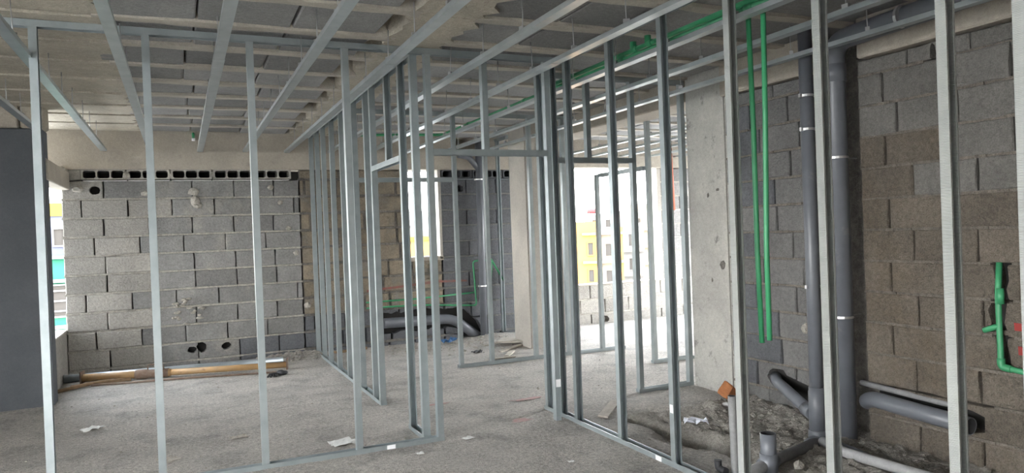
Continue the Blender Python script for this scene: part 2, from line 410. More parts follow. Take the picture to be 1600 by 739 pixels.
bm = bmesh.new(); prism(bm, [(2.22, .735), (2.7, .765), (3.2, .80), (3.65, .79), (3.65, .815), (3.2, .835), (2.7, .795), (2.22, .765)], .003, 'xz', (0, YB-.008, 0)); obj('painted_line', done(bm, 'red_faint'), wb, label='red painted line')
bmo = [o for o in wb.children if o.name.startswith('beam')][0]; bpy.context.view_layer.update()
cut(bmo, [cutter_x(jag(3.56, 3.97, 2.60, 2.80, .07, .012), YB, .34)[4]])
# window reveal lining
obj('window_reveal', boxme('column_tan', (3.27, 3.31, YB-.005, YB+.2, 1.13, 2.365)), wb)
obj('window_sill', boxme('beam', (2.84, 3.32, YB-.005, YB+.2, 1.11, 1.17), bevel=.006), wb)
w1 = struct('window_1', boxme('shell', (2.84, 2.865, YB+.1, YB+.2, 1.17, 2.365)))

# ---- short wall with the left window opening, lintel and sill
wl = struct('wall_left', boxme('block_lit', (-1.37, -1.22, 8.2, YB+.2, -.1, .52), bevel=.008))
obj('sill_mortar', boxme('mortar', (-1.375, -1.215, 8.2, YB+.1, .515, .54), bevel=.005, jit=.004), wl)
obj('lintel', boxme('beam', (-1.28, -1.13, 8.1, YB-.002, 2.13, 2.335), bevel=.008), wl)
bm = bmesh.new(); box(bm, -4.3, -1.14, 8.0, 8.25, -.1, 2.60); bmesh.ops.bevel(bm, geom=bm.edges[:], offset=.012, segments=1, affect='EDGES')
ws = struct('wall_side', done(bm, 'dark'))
obj('column_head', boxme('band', (-1.32, -1.13, 8.0, 8.26, 2.6, 2.94), bevel=.02, jit=.012), ws)
obj('beam', boxme('beam', (-4.3, -1.33, 7.95, 8.25, 2.6, 2.94), bevel=.01), ws)

# ---- right block wall with the pipe chase, beam and column
XR = 4.25
rowsR = [2.55, 2.44]+[2.44-.209*k for k in range(1, 13)]
CH = boxme('mortar_dark', (XR+.16, XR+.3, 3.5, 4.0, -.2, 2.8))
offR = [3.158, 3.351, 3.25, 3.35, 3.155, 3.34, 3.153, 3.322, 3.147, 3.33, 3.16, 3.34, 3.15]
wr = struct('wall_right', boxme('cavity', (XR+.10, XR+.2, -3.2, 3.52, -.2, 2.56), (XR+.22, XR+.3, 3.4, 4.0, -.2, 2.94), (XR+.10, XR+.2, 3.93, 4.87, -.2, 2.56)))
obj('chase_back', CH, wr)
greench = [cutter_y(jag(2.585, 2.655, .98, 1.2, .05, .013), XR), cutter_y(jag(2.60, 2.69, .80, .965, .05, .014), XR), cutter_y(jag(2.585, 2.655, .60, .77, .05, .013), XR)]
drain = cutter_y([(3.7, .17), (3.4, .19), (3.2, .185), (2.95, .19), (2.80, .175), (2.74, .19), (2.74, .28), (2.80, .30), (2.95, .33), (3.2, .335), (3.4, .35), (3.7, .36)], XR)
drain2 = cutter_y(blob(4.36, .235, .11, .085, 12, .15), XR); drain3 = cutter_y([(4.36, .29), (3.9, .20), (3.9, .02), (4.1, .05), (4.36, .16)], XR)
vh = cutter_y(blob(2.985, 2.485, .022, .05, 9, .2), XR)
cutsR = greench+[drain, drain2, drain3, vh]
ch = lambda y, z: 'block_brown' if z + rnd.uniform(-.35, .35) < 1.85 else 'block_olive'
block_wall(wr, 'y', XR, .6, 3.54, rowsR, .41, offR, ch, cutters=cutsR, depth=.11, mort='mortar_brown', recess=.004, hgap=.010, gap=.009)
block_wall(wr, 'y', XR, 3.93, 4.87, rowsR, .41, [4.321, 4.171, 4.06, 4.157, 4.33], lambda y, z: 'block_mid' if y < 4.4 else rnd.choice(['block_dark', 'block_mid']), cutters=cutsR, depth=.11, mort='mortar_brown', recess=.004, hgap=.010, gap=.009)
obj('rear_blockwork', boxme('block_brown', (XR, XR+.12, -3.2, .6, -.1, 2.55)), wr)
obj('beam', boxme('beam', (XR-.05, XR+.3, -3.2, 3.50, 2.555, 2.94), bevel=.012), wr)
obj('beam', boxme('beam', (XR-.03, XR+.3, 3.95, 4.9, 2.555, 2.94), bevel=.012), wr)
for p, q in (((2.48, .835), (2.55, .845)), ((2.46, .70), (2.53, .715))):
    obj('painted_mark', boxme('red', (XR-.008, XR-.004, p[0], q[0], p[1]-.02, q[1]+.012), jit=.002), wr, label='red painted mark')
for y, z, r in ((4.06, .66, .035), (4.0, .60, .03), (4.05, .69, .022), (3.98, .73, .02)): obj('mortar_lump', lumpme('mortar', r, 1., 2), wr, (XR-.002, y, z), label='pale mortar lump stuck on the blocks')
cr = struct('trim_1', None)
bm = bmesh.new(); box(bm, XR, XR+.35, 4.87, 5.40, -.1, 2.94); bmesh.ops.bevel(bm, geom=bm.edges[:], offset=.015, segments=2, affect='EDGES')
obj('column', done(bm, 'column'), cr)
obj('beam', boxme('beam', (XR-.0, XR+.35, 5.40, 8.1, 2.60, 2.94), bevel=.012), cr, label='downstand beam running from the column')
for z in (2.33, 1.58): obj('formwork_ridge', boxme('column', (XR-.004, XR, 4.9, 5.38, z, z+.006)), cr)
for y, z, a, b in ((5.12, 1.73, .02, .035), (4.99, 1.77, .035, .02), (5.1, .98, .015, .03), (4.96, 1.12, .05, .07)): 
    bm = bmesh.new(); prism(bm, blob(y, z, a*.6, b*.6, 9, .3), .003, 'yz', (XR-.003, 0, 0)); obj('stain_chip', done(bm, 'mortar_dark'), cr)

# ---- far column and window wall of the back room
cf = struct('trim_2', None)
bm = bmesh.new(); box(bm, 3.93, 4.52, 8.15, 8.65, -.1, 2.94); bmesh.ops.bevel(bm, geom=bm.edges[:], offset=.015, segments=2, affect='EDGES')
obj('column', done(bm, 'column_tan'), cf)
YW = 9.75
wf = struct('wall_far', boxme('shell', (4.85, 5.35, YW+.115, YW+.2, -.1, 2.42), (7.12, 8.7, YW+.115, YW+.2, -.1, 2.42), (5.35, 7.12, YW+.115, YW+.2, -.1, .6)))
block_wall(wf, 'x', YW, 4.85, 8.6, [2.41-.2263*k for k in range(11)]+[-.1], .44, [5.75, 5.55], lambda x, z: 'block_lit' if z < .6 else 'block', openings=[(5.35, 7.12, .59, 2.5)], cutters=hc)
obj('window_sill', boxme('beam', (5.33, 7.14, YW-.006, YW+.2, .585, .605), bevel=.005), wf)
obj('window_reveal', boxme('column_tan', (7.06, 7.13, YW-.004, YW+.2, .6, 2.41), bevel=.005), wf)
obj('window_reveal', boxme('column_tan', (5.34, 5.38, YW-.004, YW+.2, .6, 2.41), bevel=.005), wf)
obj('beam', boxme('beam', (4.85, 8.7, YW-.03, YW+.2, 2.41, 2.94), bevel=.01), wf)
obj('painted_line', boxme('pink', (7.33, 7.35, YW-.008, YW-.004, .9, 1.72), jit=.002), wf, label='pink painted line')

# ---- outer walls that close the storey, unseen, with openings added and sized for the light
struct('wall_east', boxme('shell', (8.55, 8.75, 5.0, 6.1, -.1, 2.94), (8.55, 8.75, 9.2, 9.95, -.1, 2.94), (8.55, 8.75, 6.1, 9.2, -.1, .3), (8.55, 8.75, 6.1, 9.2, 2.45, 2.94)))
struct('wall_south', boxme('shell', (4.6, 8.75, 4.95, 5.1, -.1, 2.94)))
struct('wall_west', boxme('shell', (-4.5, -4.3, -2.0, -1.0, -.1, 2.94), (-4.5, -4.3, 3.5, 8.25, -.1, 2.94), (-4.5, -4.3, -1.0, 3.5, 2.7, 2.94), (-4.5, -4.3, -1.0, 3.5, -.1, .6)))
struct('wall_rear', boxme('shell', (-4.5, -3.3, -2.2, -2.0, -.1, 2.94), (-1.9, 4.5, -2.2, -2.0, -.1, 2.94), (-3.3, -1.9, -2.2, -2.0, -.1, .25), (-3.3, -1.9, -2.2, -2.0, 1.35, 2.94)))

# ---- ceiling: slab, ribs, infill blocks, solid bands
ceil = struct('ceiling', boxme('shell', (-4.5, 8.8, -3.4, 9.95, 2.93, 3.15)))
P0, PY = 4.19, .60
ys = [P0+PY*k for k in range(-5, 10)]
def ribme(x0, x1):
    bm = bmesh.new(); n = int((x1-x0)/.15); w = .046
    a = [[bm.verts.new((x0+(x1-x0)*i/n, s*w+rnd.uniform(-.012, .012), z+(rnd.uniform(-.004, .004) if z < 2.85 else 0))) for s, z in ((-1, 2.94), (-1, 2.797), (1, 2.797), (1, 2.94))] for i in range(n+1)]
    for i in range(n):
        for k in range(4): bm.faces.new((a[i][k], a[i+1][k], a[i+1][(k+1) % 4], a[i][(k+1) % 4]))
    return done(bm, 'rib')
ra, rb_, rc = ribme(-.42, 1.36), ribme(1.72, 4.25), ribme(4.6, 8.55)
inf = []
for q in range(4):
    bm = bmesh.new(); box(bm, -.2685, .2685, -.262, .262, 2.818, 2.935); bmesh.ops.bevel(bm, geom=bm.edges[:], offset=.009, segments=1, affect='EDGES')
    for v in bm.verts: v.co += Vector((rnd.uniform(-.007, .007), rnd.uniform(-.006, .006), rnd.uniform(-.004, .004)))
    inf.append(done(bm, 'infill'))
for k, y in enumerate(ys):
    if y < 9.58: 
        obj('rib', ra, ceil, (0, y, 0)); obj('rib', rb_, ceil, (0, y, 0))
        if y > 5: obj('rib', rc, ceil, (0, y, 0))
    ym = y+PY/2
    if ym > 9.5: continue
    for x0, x1 in ((-.37, 1.33), (1.75, 4.25)) + (((4.6, 8.5),) if ym > 5.2 else ()):
        x = x0 - rnd.uniform(.02, .12)
        while x < x1:
            c = x+.275
            if c+.27 < x1+(.5 if x1 > 4 else .16): obj('infill_block', inf[rnd.randrange(4)], ceil, (c, ym, rnd.uniform(-.007, .007)))
            x += .55
def strip(x0, x1, y0, y1, jl, jr, z=2.802):
    bm = bmesh.new(); n = 7
    L = [(x0+rnd.uniform(-jl, jl), y0+(y1-y0)*i/n) for i in range(n+1)]
    for k in (0, n): L[k] = (L[k][0], L[k][1]+rnd.uniform(-.004, .004))
    Rr = [(x1+rnd.uniform(-jr, jr), y0+(y1-y0)*i/n) for i in range(n+1)]
    m = 14
    g = [[bm.verts.new((L[i][0]+(Rr[i][0]-L[i][0])*j/m, L[i][1], z+rnd.uniform(-.003, .003))) for j in range(m+1)] for i in range(n+1)]
    for i in range(n):
        for j in range(m): bm.faces.new((g[i][j], g[i][j+1], g[i+1][j+1], g[i+1][j]))
    r = bmesh.ops.extrude_face_region(bm, geom=bm.faces[:])
    for v in r['geom']:
        if isinstance(v, bmesh.types.BMVert): v.co.z = 2.93
    return done(bm, 'band')
for k, y in enumerate(ys):
    if y > 9.3: continue
    y1 = min(y+PY, 9.6)
    obj('solid_band', strip(1.33, 1.76, y, y1, .045, .05, 2.800), ceil)
    obj('formwork_strip', strip(-4.3, -.37+rnd.uniform(-.03, .03), y+.009, y+PY*.52-.009, 0, .04, 2.803+rnd.uniform(-.006, .004)), ceil)
    obj('formwork_strip', strip(-4.3, -.37+rnd.uniform(-.03, .03), y+PY*.52+.009, y1-.009, 0, .04, 2.813+rnd.uniform(-.004, .003)), ceil)

# ================================================================== STEEL PARTITIONS
def c_profile(w=.052, f=.043, l=.009, t=.0025):
    return [(0, 0), (w, 0), (w, -f), (w-l, -f), (w-l, -f+t), (w-t, -f+t), (w-t, -t), (t, -t), (t, -f+t), (l, -f+t), (l, -f), (0, -f)]
_st = {}
def stud(parent, x, y, h, z=0, rot=0, m='steel', lean=0., name='stud'):
    """x, y is the corner of the web; rot 0: web along X, open to -Y; 90: web along Y, open to +X; -90: web along -Y, open to -X"""
    k = (round(h, 3), m)
    if k not in _st:
        bm = bmesh.new(); prism(bm, c_profile(), h); _st[k] = done(bm, m)
    p = parent.location
    return obj(name, _st[k], parent, (x-p.x, y-p.y, z-p.z), (0, lean, R(rot)))
def u_track(parent, a, b, y0, w=.056, axis='x', z=0, up=1, h=.034, t=.003, m='steel', name='bottom_track', depth=None):
    """u-shaped rail between a and b; y0 is its low side edge; up=1 flanges upward"""
    pr = [(0, 0), (w, 0), (w, h), (w-t, h), (w-t, t), (t, t), (t, h), (0, h)]
    if up < 0: pr = [(u, -v) for u, v in pr]
    bm = bmesh.new(); p = parent.location
    if axis == 'x': prism(bm, [(u, v) for u, v in pr], b-a, 'yz', (a-p.x, y0-p.y, z-p.z))
    else: prism(bm, [(u, v) for u, v in pr], b-a, 'xz', (y0-p.x, a-p.y, z-p.z))
    return obj(name, done(bm, m), parent)
def sticker(parent, x, y, z, axis, w=.05, h=.035):
    p = parent.location; bm = bmesh.new()
    if axis == 'x': box(bm, x-w/2, x+w/2, y-.0015, y, z-h/2, z+h/2)
    else: box(bm, x-.0015, x, y-w/2, y+w/2, z-h/2, z+h/2)
    bmesh.ops.translate(bm, verts=bm.verts, vec=-p); return obj('sticker', done(bm, 'sticker'), parent, label='small white sticker')
HT = 2.797
GP = 'steel stud wall frames'
# front frame: across the picture, door opening over the corridor on its right
YF = 4.93
pf = thing('stud_partition', 'galvanised steel stud frame nearest on the left, five tall studs on a floor rail, door header over the corridor', 'wall frame', (.3, YF, 0), GP)
u_track(pf, -3.2, 1.66, YF-.002); u_track(pf, -3.2, 2.68, YF-.002, z=HT, up=-1, name='top_track', h=.04)
for x in (-2.55, -1.93, -1.33, -.755, -.175, .425, 1.035): stud(pf, x, YF, HT-.004, .003, 90)
stud(pf, 1.615, YF, HT-.004, .003, 90)
u_track(pf, 1.66, 2.575, YF, z=2.085, up=-1, name='header', h=.045)
stud(pf, 2.05, YF, HT-2.085, 2.085, 90, name='cripple_stud'); stud(pf, 2.565, YF+.0, HT-.02, .012, 90, name='jamb_stud')
sticker(pf, 1.27, YF-.0035, .018, 'x', .06, .028); sticker(pf, 2.59, YF-.001, .30, 'x', .04, .06)
# left frame along Y, from the front corner to the back wall, door gap near the corner
X2 = 1.53
p2 = thing('stud_partition', 'steel stud frame running away from the front corner to the back wall, door gap at its near end', 'wall frame', (X2, 7.2, 0), GP)
u_track(p2, 6.24, 9.56, X2-.002, axis='y'); u_track(p2, 4.99, 5.385, X2-.002, axis='y')
u_track(p2, 5.0, 9.56, X2-.002, axis='y', z=HT, up=-1, name='top_track', h=.04)
for y in (9.54, 9.10, 8.68, 8.16, 7.62, 7.02, 6.52): stud(p2, X2+.052, y-.04, HT-.004, .003, 180)
stud(p2, X2+.052, 6.247, HT-.004, .003, 180, name='jamb_stud'); stud(p2, X2, 5.375, HT-.004, .003, name='jamb_stud'); stud(p2, X2+.052, 5.012, HT-.004, .003, 180)
u_track(p2, 5.375, 6.25, X2-.002, axis='y', z=2.085, up=-1, name='header', h=.045)
stud(p2, X2, 5.78, HT-2.085, 2.085, name='cripple_stud')
# right frame along Y, toward the camera
X3 = 2.68
p3 = thing('stud_partition', 'steel stud frame on the right running towards the viewer, ribbed studs in front of the block wall with pipes', 'wall frame', (X3, 3.4, 0), GP)
u_track(p3, .3, 5.36, X3-.002, axis='y'); u_track(p3, .3, 5.36, X3-.002, axis='y', z=HT, up=-1, name='top_track', h=.04)
for y in (5.34, 5.10, 4.855, 4.25, 3.655): stud(p3, X3, y, HT-.004, .003)
for y in (3.06, 2.465, 1.868, 1.585, .98, .38): stud(p3, X3, y, HT-.004, .003, m='knurl')
sticker(p3, X3-.0035, 3.78, .018, 'y', .06, .03); sticker(p3, X3-.001, 3.632, .36, 'y', .03, .05)
# cross frame behind the right frame: door beside it, then up to the column
p4 = thing('stud_partition', 'steel stud frame with a door header between the right frame and the concrete column', 'wall frame', (3.5, 5.40, 0), GP)
u_track(p4, 3.645, 4.245, 5.398); u_track(p4, 2.77, 4.245, 5.398, z=HT, up=-1, name='top_track', h=.04)
stud(p4, 3.655, 5.4, HT-.004, .003, 90, name='jamb_stud'); stud(p4, 4.20, 5.4, HT-.004, .003, 90); stud(p4, 2.775, 5.4, HT-.004, .003, 90, name='jamb_stud')
u_track(p4, 2.775, 3.69, 5.40, z=2.085, up=-1, name='header', h=.045)
stud(p4, 3.2, 5.4, HT-2.085, 2.085, 90, name='cripple_stud')
# middle cross frame
Y5 = 7.46
p5 = thing('stud_partition', 'steel stud frame crossing behind the corridor, in front of the back wall with the slim window', 'wall frame', (3.2, Y5, 0), GP)
u_track(p5, 2.71, 4.86, Y5-.002); u_track(p5, 1.63, 4.25, Y5-.002, z=HT, up=-1, name='top_track', h=.04)
for x in (3.09, 3.64, 4.07): stud(p5, x, Y5, HT-.004, .003, 90)
stud(p5, 2.725, Y5, HT-.004, .003, 90, name='jamb_stud'); stud(p5, 4.53, Y5, 2.11, .003, 90, name='jamb_stud'); stud(p5, 4.78, Y5, 2.66, .003, 90)
u_track(p5, 1.63, 2.72, Y5, z=2.085, up=-1, name='header', h=.045)
stud(p5, 2.15, Y5, HT-2.085, 2.085, 90, name='cripple_stud')
p6 = thing('stud_partition', 'short steel stud frame behind the column, in front of the wide window', 'wall frame', (4.75, 6.46, 0), GP)
u_track(p6, 4.56, 5.10, 6.458); stud(p6, 4.57, 6.46, 2.6, .003, 90, name='jamb_stud'); stud(p6, 5.03, 6.46, 2.6, .003, 90)
u_track(p6, 6.55, 7.47, 4.56, axis='y', z=2.125, up=-1, name='header', h=.045, w=.05)
p7 = thing('stud_partition', 'steel stud frame between the far column and the dark back wall blocks', 'wall frame', (4.15, 9.0, 0), GP)
u_track(p7, 8.67, 9.57, 4.13, axis='y', z=.02); u_track(p7, 8.67, 9.57, 4.13, axis='y', z=HT, up=-1, name='top_track')
for y in (9.54, 9.08): stud(p7, 4.13, y, HT-.024, .022)

# ================================================================== CEILING CHANNELS
def cd_profile(w=.060, h=.028, l=.008, t=.002):
    return [(-w/2, 0), (w/2, 0), (w/2, h), (w/2-l, h), (w/2-l, h-t), (w/2-t, h-t), (w/2-t, t), (-w/2+t, t), (-w/2+t, h-t), (-w/2+l, h-t), (-w/2+l, h), (-w/2, h)]
ZC = 2.576
hw = tubeme('wire', [(0, 0, 0), (.003, 0, .1), (-.002, .002, .205)], .0032, 6)
clipm = boxme('wire', (-.012, .012, -.018, .018, .0, .03))
def channel(x, y0, y1, label, splice, group, hangers):
    t = thing('ceiling_channel', label, 'ceiling channel', (x, y0, ZC), group)
    bm = bmesh.new(); prism(bm, cd_profile(), splice-y0 if splice else y1-y0, 'xz'); obj('rail', done(bm, 'channel'), t)
    if splice:
        bm = bmesh.new(); prism(bm, cd_profile(.064, .030), y1-splice+.05, 'xz', (0, splice-y0-.05, -.0025)); obj('rail', done(bm, 'channel'), t)
    for y in hangers:
        h = obj('hanger_wire', hw, t, (rnd.uniform(-.004, .004), y-y0, .026), (rnd.uniform(-.03, .03), rnd.uniform(-.04, .04), rnd.uniform(0, 6)))
        obj('clip', clipm, h, (0, 0, 0))
GC = 'galvanised ceiling channels'
names = [(-1.185, 7.93, None, 'galvanised ceiling channel farthest left, ending above the dark wall'),
 (-.772, 9.56, 7.2, 'second galvanised ceiling channel from the left, lit yellowish, ending on the back beam'),
 (-.288, 9.56, None, 'third ceiling channel from the left, crossing near the edge of the rough pale slab'),
 (.25, 9.56, 4.75, 'fourth ceiling channel from the left, the steepest one, spliced near the top edge'),
 (.765, 9.56, None, 'fifth ceiling channel from the left, leaning right over the second tall stud'),
 (1.26, 9.56, 4.6, 'sixth ceiling channel from the left, running under the rough concrete band'),
 (1.80, 9.56, None, 'seventh ceiling channel from the left, over the middle of the corridor'),
 (2.30, 9.56, 4.3, 'eighth ceiling channel from the left, shining above the tops of the right studs'),
 (2.80, 9.56, None, 'ninth ceiling channel from the left, carrying the green pipes'),
 (3.30, 9.56, 2.95, 'tenth ceiling channel from the left, right of the green pipes'),
 (3.83, 9.56, None, 'ceiling channel nearest the right block wall')]
for i, (x, y1, spl, lab) in enumerate(names):
    hs = [y for y in [1.9+.6*k+(.3 if i % 2 else 0) for k in range(13)] if y < y1-.2]
    channel(x, .7, y1, lab, spl, GC, hs)
for i in range(6):
    channel(5.30+.52*i, 5.6, 9.68, ['shining ceiling channel of the back room, nearest the far column', 'second shining channel of the back room ceiling', 'third shining channel of the back room ceiling', 'fourth shining channel of the back room ceiling', 'fifth channel of the back room ceiling', 'channel of the back room ceiling farthest right'][i], None, 'back room ceiling channels', [6.2, 7.4, 8.6])

# ================================================================== PIPES
def clamp(parent, c, r, wall_dir):
    bm = bmesh.new(); tube(bm, [(c[0], c[1], c[2]-.008), (c[0], c[1], c[2]+.008)], r+.004, 18)
    box(bm, c[0]-r-.022, c[0]-r+.004, c[1]-.008, c[1]+.008, c[2]-.012, c[2]+.012)
    obj('pipe_clamp', done(bm, 'clampm'), parent, label='bright metal pipe clamp')
    w = Vector(wall_dir); obj('clamp_rod', tubeme('clampm', [Vector(c)+w*r, Vector(c)+w*(r+.12)], .005, 6), parent)
# thick drain stack and its run under the ceiling
BX, BY = 4.15, 3.635
t = thing('drain_stack', 'thick grey drain pipe standing in the wall recess, bending along under the ceiling', 'pipe')
obj('pipe', tubeme('pvc', bend([(BX, BY, -.12), (BX, BY, 2.70), (4.09, 2.0, 2.735)], .13, 8), .07, 24), t)
for z in (1.90, .80): clamp(t, (BX, BY, z), .07, (1, 0, 0))
bm = bmesh.new(); tube(bm, [(4.1, 3.085, 2.712), (4.1, 3.065, 2.712)], .07, 18); obj('pipe_clamp', done(bm, 'clampm'), t)
obj('coupling', tubeme('pvc', [(BX, BY, 2.42), (BX, BY, 2.54)], .076, 24), t)
SX, SY = 3.93, 3.68
t = thing('vent_stack', 'thinner grey pipe standing left of the thick drain stack, with wide coupling near the floor', 'pipe')
obj('pipe', tubeme('pvc', [(SX, SY, .1), (SX, SY, 1.2), (SX+.03, SY+.03, 2.79)], .045, 20), t)
for z in (2.10, 2.33, 1.02): clamp(t, (SX+.012, SY+.012, z), .045, (1, 0, 0))
obj('coupling', tubeme('pvc', [(SX, SY, .0), (SX, SY, .30), (SX, SY, .302), (SX, SY, .33)], .055, 20, rs=[.055, .055, .052, .052]), t)
obj('elbow', tubeme('pvc', bend([(SX, SY, .04), (SX, SY, -.05), (SX-.12, SY-.05, -.055)], .07, 6), .062, 20), t)
t = thing('branch_pipe', 'grey branch pipe sloping out of a hole in the wall into the thinner stack', 'pipe')
obj('pipe', tubeme('pvc', bend([(4.32, 4.46, .225), (4.235, 4.36, .215), (SX+.02, SY+.08, .14)], .05), .043, 18), t)
obj('collar', tubeme('pvc', [(SX+.05, SY+.15, .145), (SX+.02, SY+.06, .135)], .05, 18), t)
t = thing('wall_drain', 'grey drain pipe in the low chase of the right wall, its open end showing', 'pipe')
obj('pipe', openpipe('pvc', bend([(4.27, 3.56, .21), (4.215, 3.48, .255), (4.18, 3.2, .25), (4.165, 2.765, .235)], .08, 5), .053, .006, 22), t)
tag(obj('conduit', tubeme('pvc_dusty', [(4.27, 3.6, .335), (4.262, 3.3, .325), (4.258, 3.0, .315), (4.262, 2.85, .318)], .02, 10)), 'thin mortar-smeared conduit just above the open drain pipe', 'pipe')
t = thing('floor_pipe', 'dusty grey floor pipe from the stack elbow towards the pipe stub', 'pipe')
obj('pipe', tubeme('pvc_dusty', [(SX-.08, SY-.05, -.03), (3.2, 3.385, .01), (2.80, 3.22, .015)], .036, 16), t)
obj('collar', tubeme('pvc', [(3.27, 3.41, .01), (3.13, 3.36, .012)], .044, 16), t)
tag(obj('floor_pipe', tubeme('pvc_light', [(3.86, 3.58, -.01), (3.77, 3.3, .0), (3.76, 2.3, .02)], .032, 16)), 'light grey floor pipe running to the bottom right from the stacks', 'pipe')
tag(obj('floor_pipe', tubeme('pvc', [(3.90, 3.5, -.03), (3.86, 3.28, -.03), (3.85, 3.05, -.06)], .04, 16)), 'short dark pipe half buried beside the light floor pipe', 'pipe')
t = thing('pipe_stub', 'short wide grey pipe stub standing on the floor pipe, open on top', 'pipe', (3.17, 3.35, 0))
obj('pipe', openpipe('pvc', [(0, 0, -.04), (0, 0, .1), (0, 0, .205)], .047, .005, 22), t); obj('collar', tubeme('pvc', [(0, 0, -.04), (0, 0, .085)], .053, 22), t)
t = thing('pipe_stub', 'tall slim grey pipe stub standing beside a stud of the right frame', 'pipe', (2.93, 3.38, 0))
obj('pipe', openpipe('pvc_dusty', [(.012, .004, -.06), (.006, 0, .2), (0, 0, .455)], .024, .004, 16), t); 
t = thing('floor_elbow', 'small black elbow fitting on the floor at the foot of the slim stub', 'fitting', (2.86, 3.42, .02))
obj('body', tubeme('black', bend([(0, -.05, 0), (0, .02, 0), (0, .02, .05)], .03), .022, 12), t)
# green pipes
ZG = 2.645
t = thing('green_supply_pipe', 'longer green ceiling pipe above the ninth channel, turning left at its far end', 'pipe')
obj('pipe', tubeme('green', bend([(2.86, 1.4, ZG), (2.86, 8.15, ZG), (1.92, 8.3, ZG), (1.82, 8.6, ZG-.02), (1.80, 8.8, ZG-.09)], .07), .016, 10), t)
for y in (3.05, 4.3, 5.9, 7.3): obj('coupling', tubeme('green', [(2.86, y-.03, ZG), (2.86, y+.03, ZG)], .022, 10), t)
obj('end_cap', tubeme('sticker', [(1.80, 8.8, ZG-.09), (1.80, 8.8, ZG-.125)], .02, 10), t, label='white end cap')
t = thing('green_supply_pipe', 'second green ceiling pipe beside the first, with tee fittings', 'pipe')
obj('pipe', tubeme('green', [(2.865, 1.4, ZG+.038), (2.865, 5.6, ZG+.038)], .017, 10), t)
for y in (3.95, 4.12, 5.5): obj('tee', tubeme('green', bend([(2.865, y, ZG+.038), (2.865, y+.05, ZG+.038), (2.865, y+.05, ZG+.095)], .02), .023, 10), t)
for (x, y, zb, lab, lean) in ((2.86, 3.043, .82, 'left green water pipe hanging down between two studs of the right frame', .0), (2.86, 2.985, .84, 'right green water pipe hanging down between two studs of the right frame', .006)):
    t = thing('green_drop_pipe', lab, 'pipe', (x, y, zb), 'green drop pipes')
    zt = ZG-zb
    dy = -.035 if lean else .02
    obj('pipe', tubeme('green', [(0, 0, 0), (-.003, .2*dy+.004, .5), (.0, .6*dy-.003, 1.2), (0, dy, zt)], .0145, 12), t)
t = thing('green_wall_pipe', 'green water pipe loop in the chases at the right edge of the block wall', 'pipe')
obj('pipe', tubeme('green', bend([(4.25, 2.625, 1.195), (4.225, 2.622, 1.02), (4.225, 2.617, .60), (4.225, 2.30, .575)], .03), .0165, 12), t)
obj('tee', tubeme('green', [(4.225, 2.62, .835), (4.22, 2.705, .80)], .0165, 12), t)
obj('elbow', tubeme('green', bend([(4.225, 2.617, .65), (4.225, 2.617, .60), (4.225, 2.56, .595)], .025), .021, 12), t)
obj('coupling', tubeme('green', [(4.225, 2.61, 1.05), (4.225, 2.61, .96)], .02, 12), t)
# back wall plumbing
YP = YB-.03
tag(obj('green_wall_pipe', tubeme('green', bend([(2.2, YP, .60), (2.9, YP, .60), (3.74, YP, .63)], .05), .012, 8)), 'upper long green pipe across the back wall below the slim window', 'pipe')
tag(obj('green_wall_pipe', tubeme('green', bend([(2.2, YP, .525), (2.9, YP, .515), (3.77, YP, .445), (3.74, YP, 1.07), (3.98, YP-.12, 1.09)], .04), .012, 8)), 'lower long green pipe across the back wall, turning up beside the grey stack', 'pipe')
tag(obj('green_wall_pipe', tubeme('green', bend([(3.99, YP-.03, .77), (4.01, YP-.03, 1.08), (4.19, YP-.03, .77)], .015), .014, 8)), 'green pipe bent to a peak right of the grey back wall stack', 'pipe')
tag(obj('green_wall_pipe', tubeme('green', [(3.16, YP, 1.07), (3.2, YP, .85)], .02, 8)), 'short green pipe piece under the sill of the slim window', 'pipe')
t = thing('back_wall_stack', 'grey drain stack against the dark back wall with an angled branch at the top', 'pipe')
obj('pipe', tubeme('pvc', [(3.84, 9.50, 0), (3.86, 9.50, 2.82)], .05, 16), t)
obj('branch', tubeme('pvc', bend([(3.855, 9.50, 2.36), (3.70, 9.50, 2.54), (3.55, 9.50, 2.56)], .05), .04, 14), t)
for z in (2.22, .72): clamp(t, (3.85, 9.50, z), .05, (0, 1, 0))
t = thing('back_wall_drain', 'dark grey drain pipe in a broken chase low on the back wall', 'pipe')
obj('pipe', tubeme('pvc', bend([(2.44, 9.61, .30), (3.42, 9.60, .285), (3.82, 9.58, -.03)], .14, 7), .068, 18), t)
tag(obj('red_conduit', tubeme('copper', [(7.30, 9.69, 2.8), (7.33, 9.69, 1.72)], .03, 10)), 'reddish conduit hanging down the wall right of the wide window', 'pipe')
tag(obj('hanging_wire', tubeme('wire', [(2.066, 4.97, 2.04), (2.07, 4.97, 1.86), (2.072, 4.97, 1.68)], .0025, 6)), 'thin bright wire hanging from the corridor door header', 'wire')

# ================================================================== THINGS ON THE FLOOR
t = thing('shoring_prop', 'orange telescopic steel shoring prop lying on the floor along the back wall', 'prop')
A, B = Vector((-1.03, 9.12, .055)), Vector((1.05, 8.62, .05)); d = B-A
obj('outer_tube', tubeme('orange', [A, A+d*.42], .042, 16), t); obj('inner_tube', tubeme('orange', [A+d*.40, B], .034, 16), t)
obj('collar', tubeme('rust', [A+d*.25, A+d*.26, A+d*.30, A+d*.31, A+d*.36, A+d*.41], .05, 16, rs=[.046, .054, .054, .047, .047, .05]), t)
obj('handle', tubeme('rust', bend([A+d*.31+Vector((0, 0, .04)), A+d*.31+Vector((0, 0, .10)), A+d*.38+Vector((0, 0, .095)), A+d*.39+Vector((0, 0, .03))], .02), .007, 6), t)
for p in (A, B):
    o = obj('end_plate', boxme('rust', (-.005, .005, -.06, .06, -.055, .075)), t, p, (0, 0, math.atan2(d.y, d.x)))
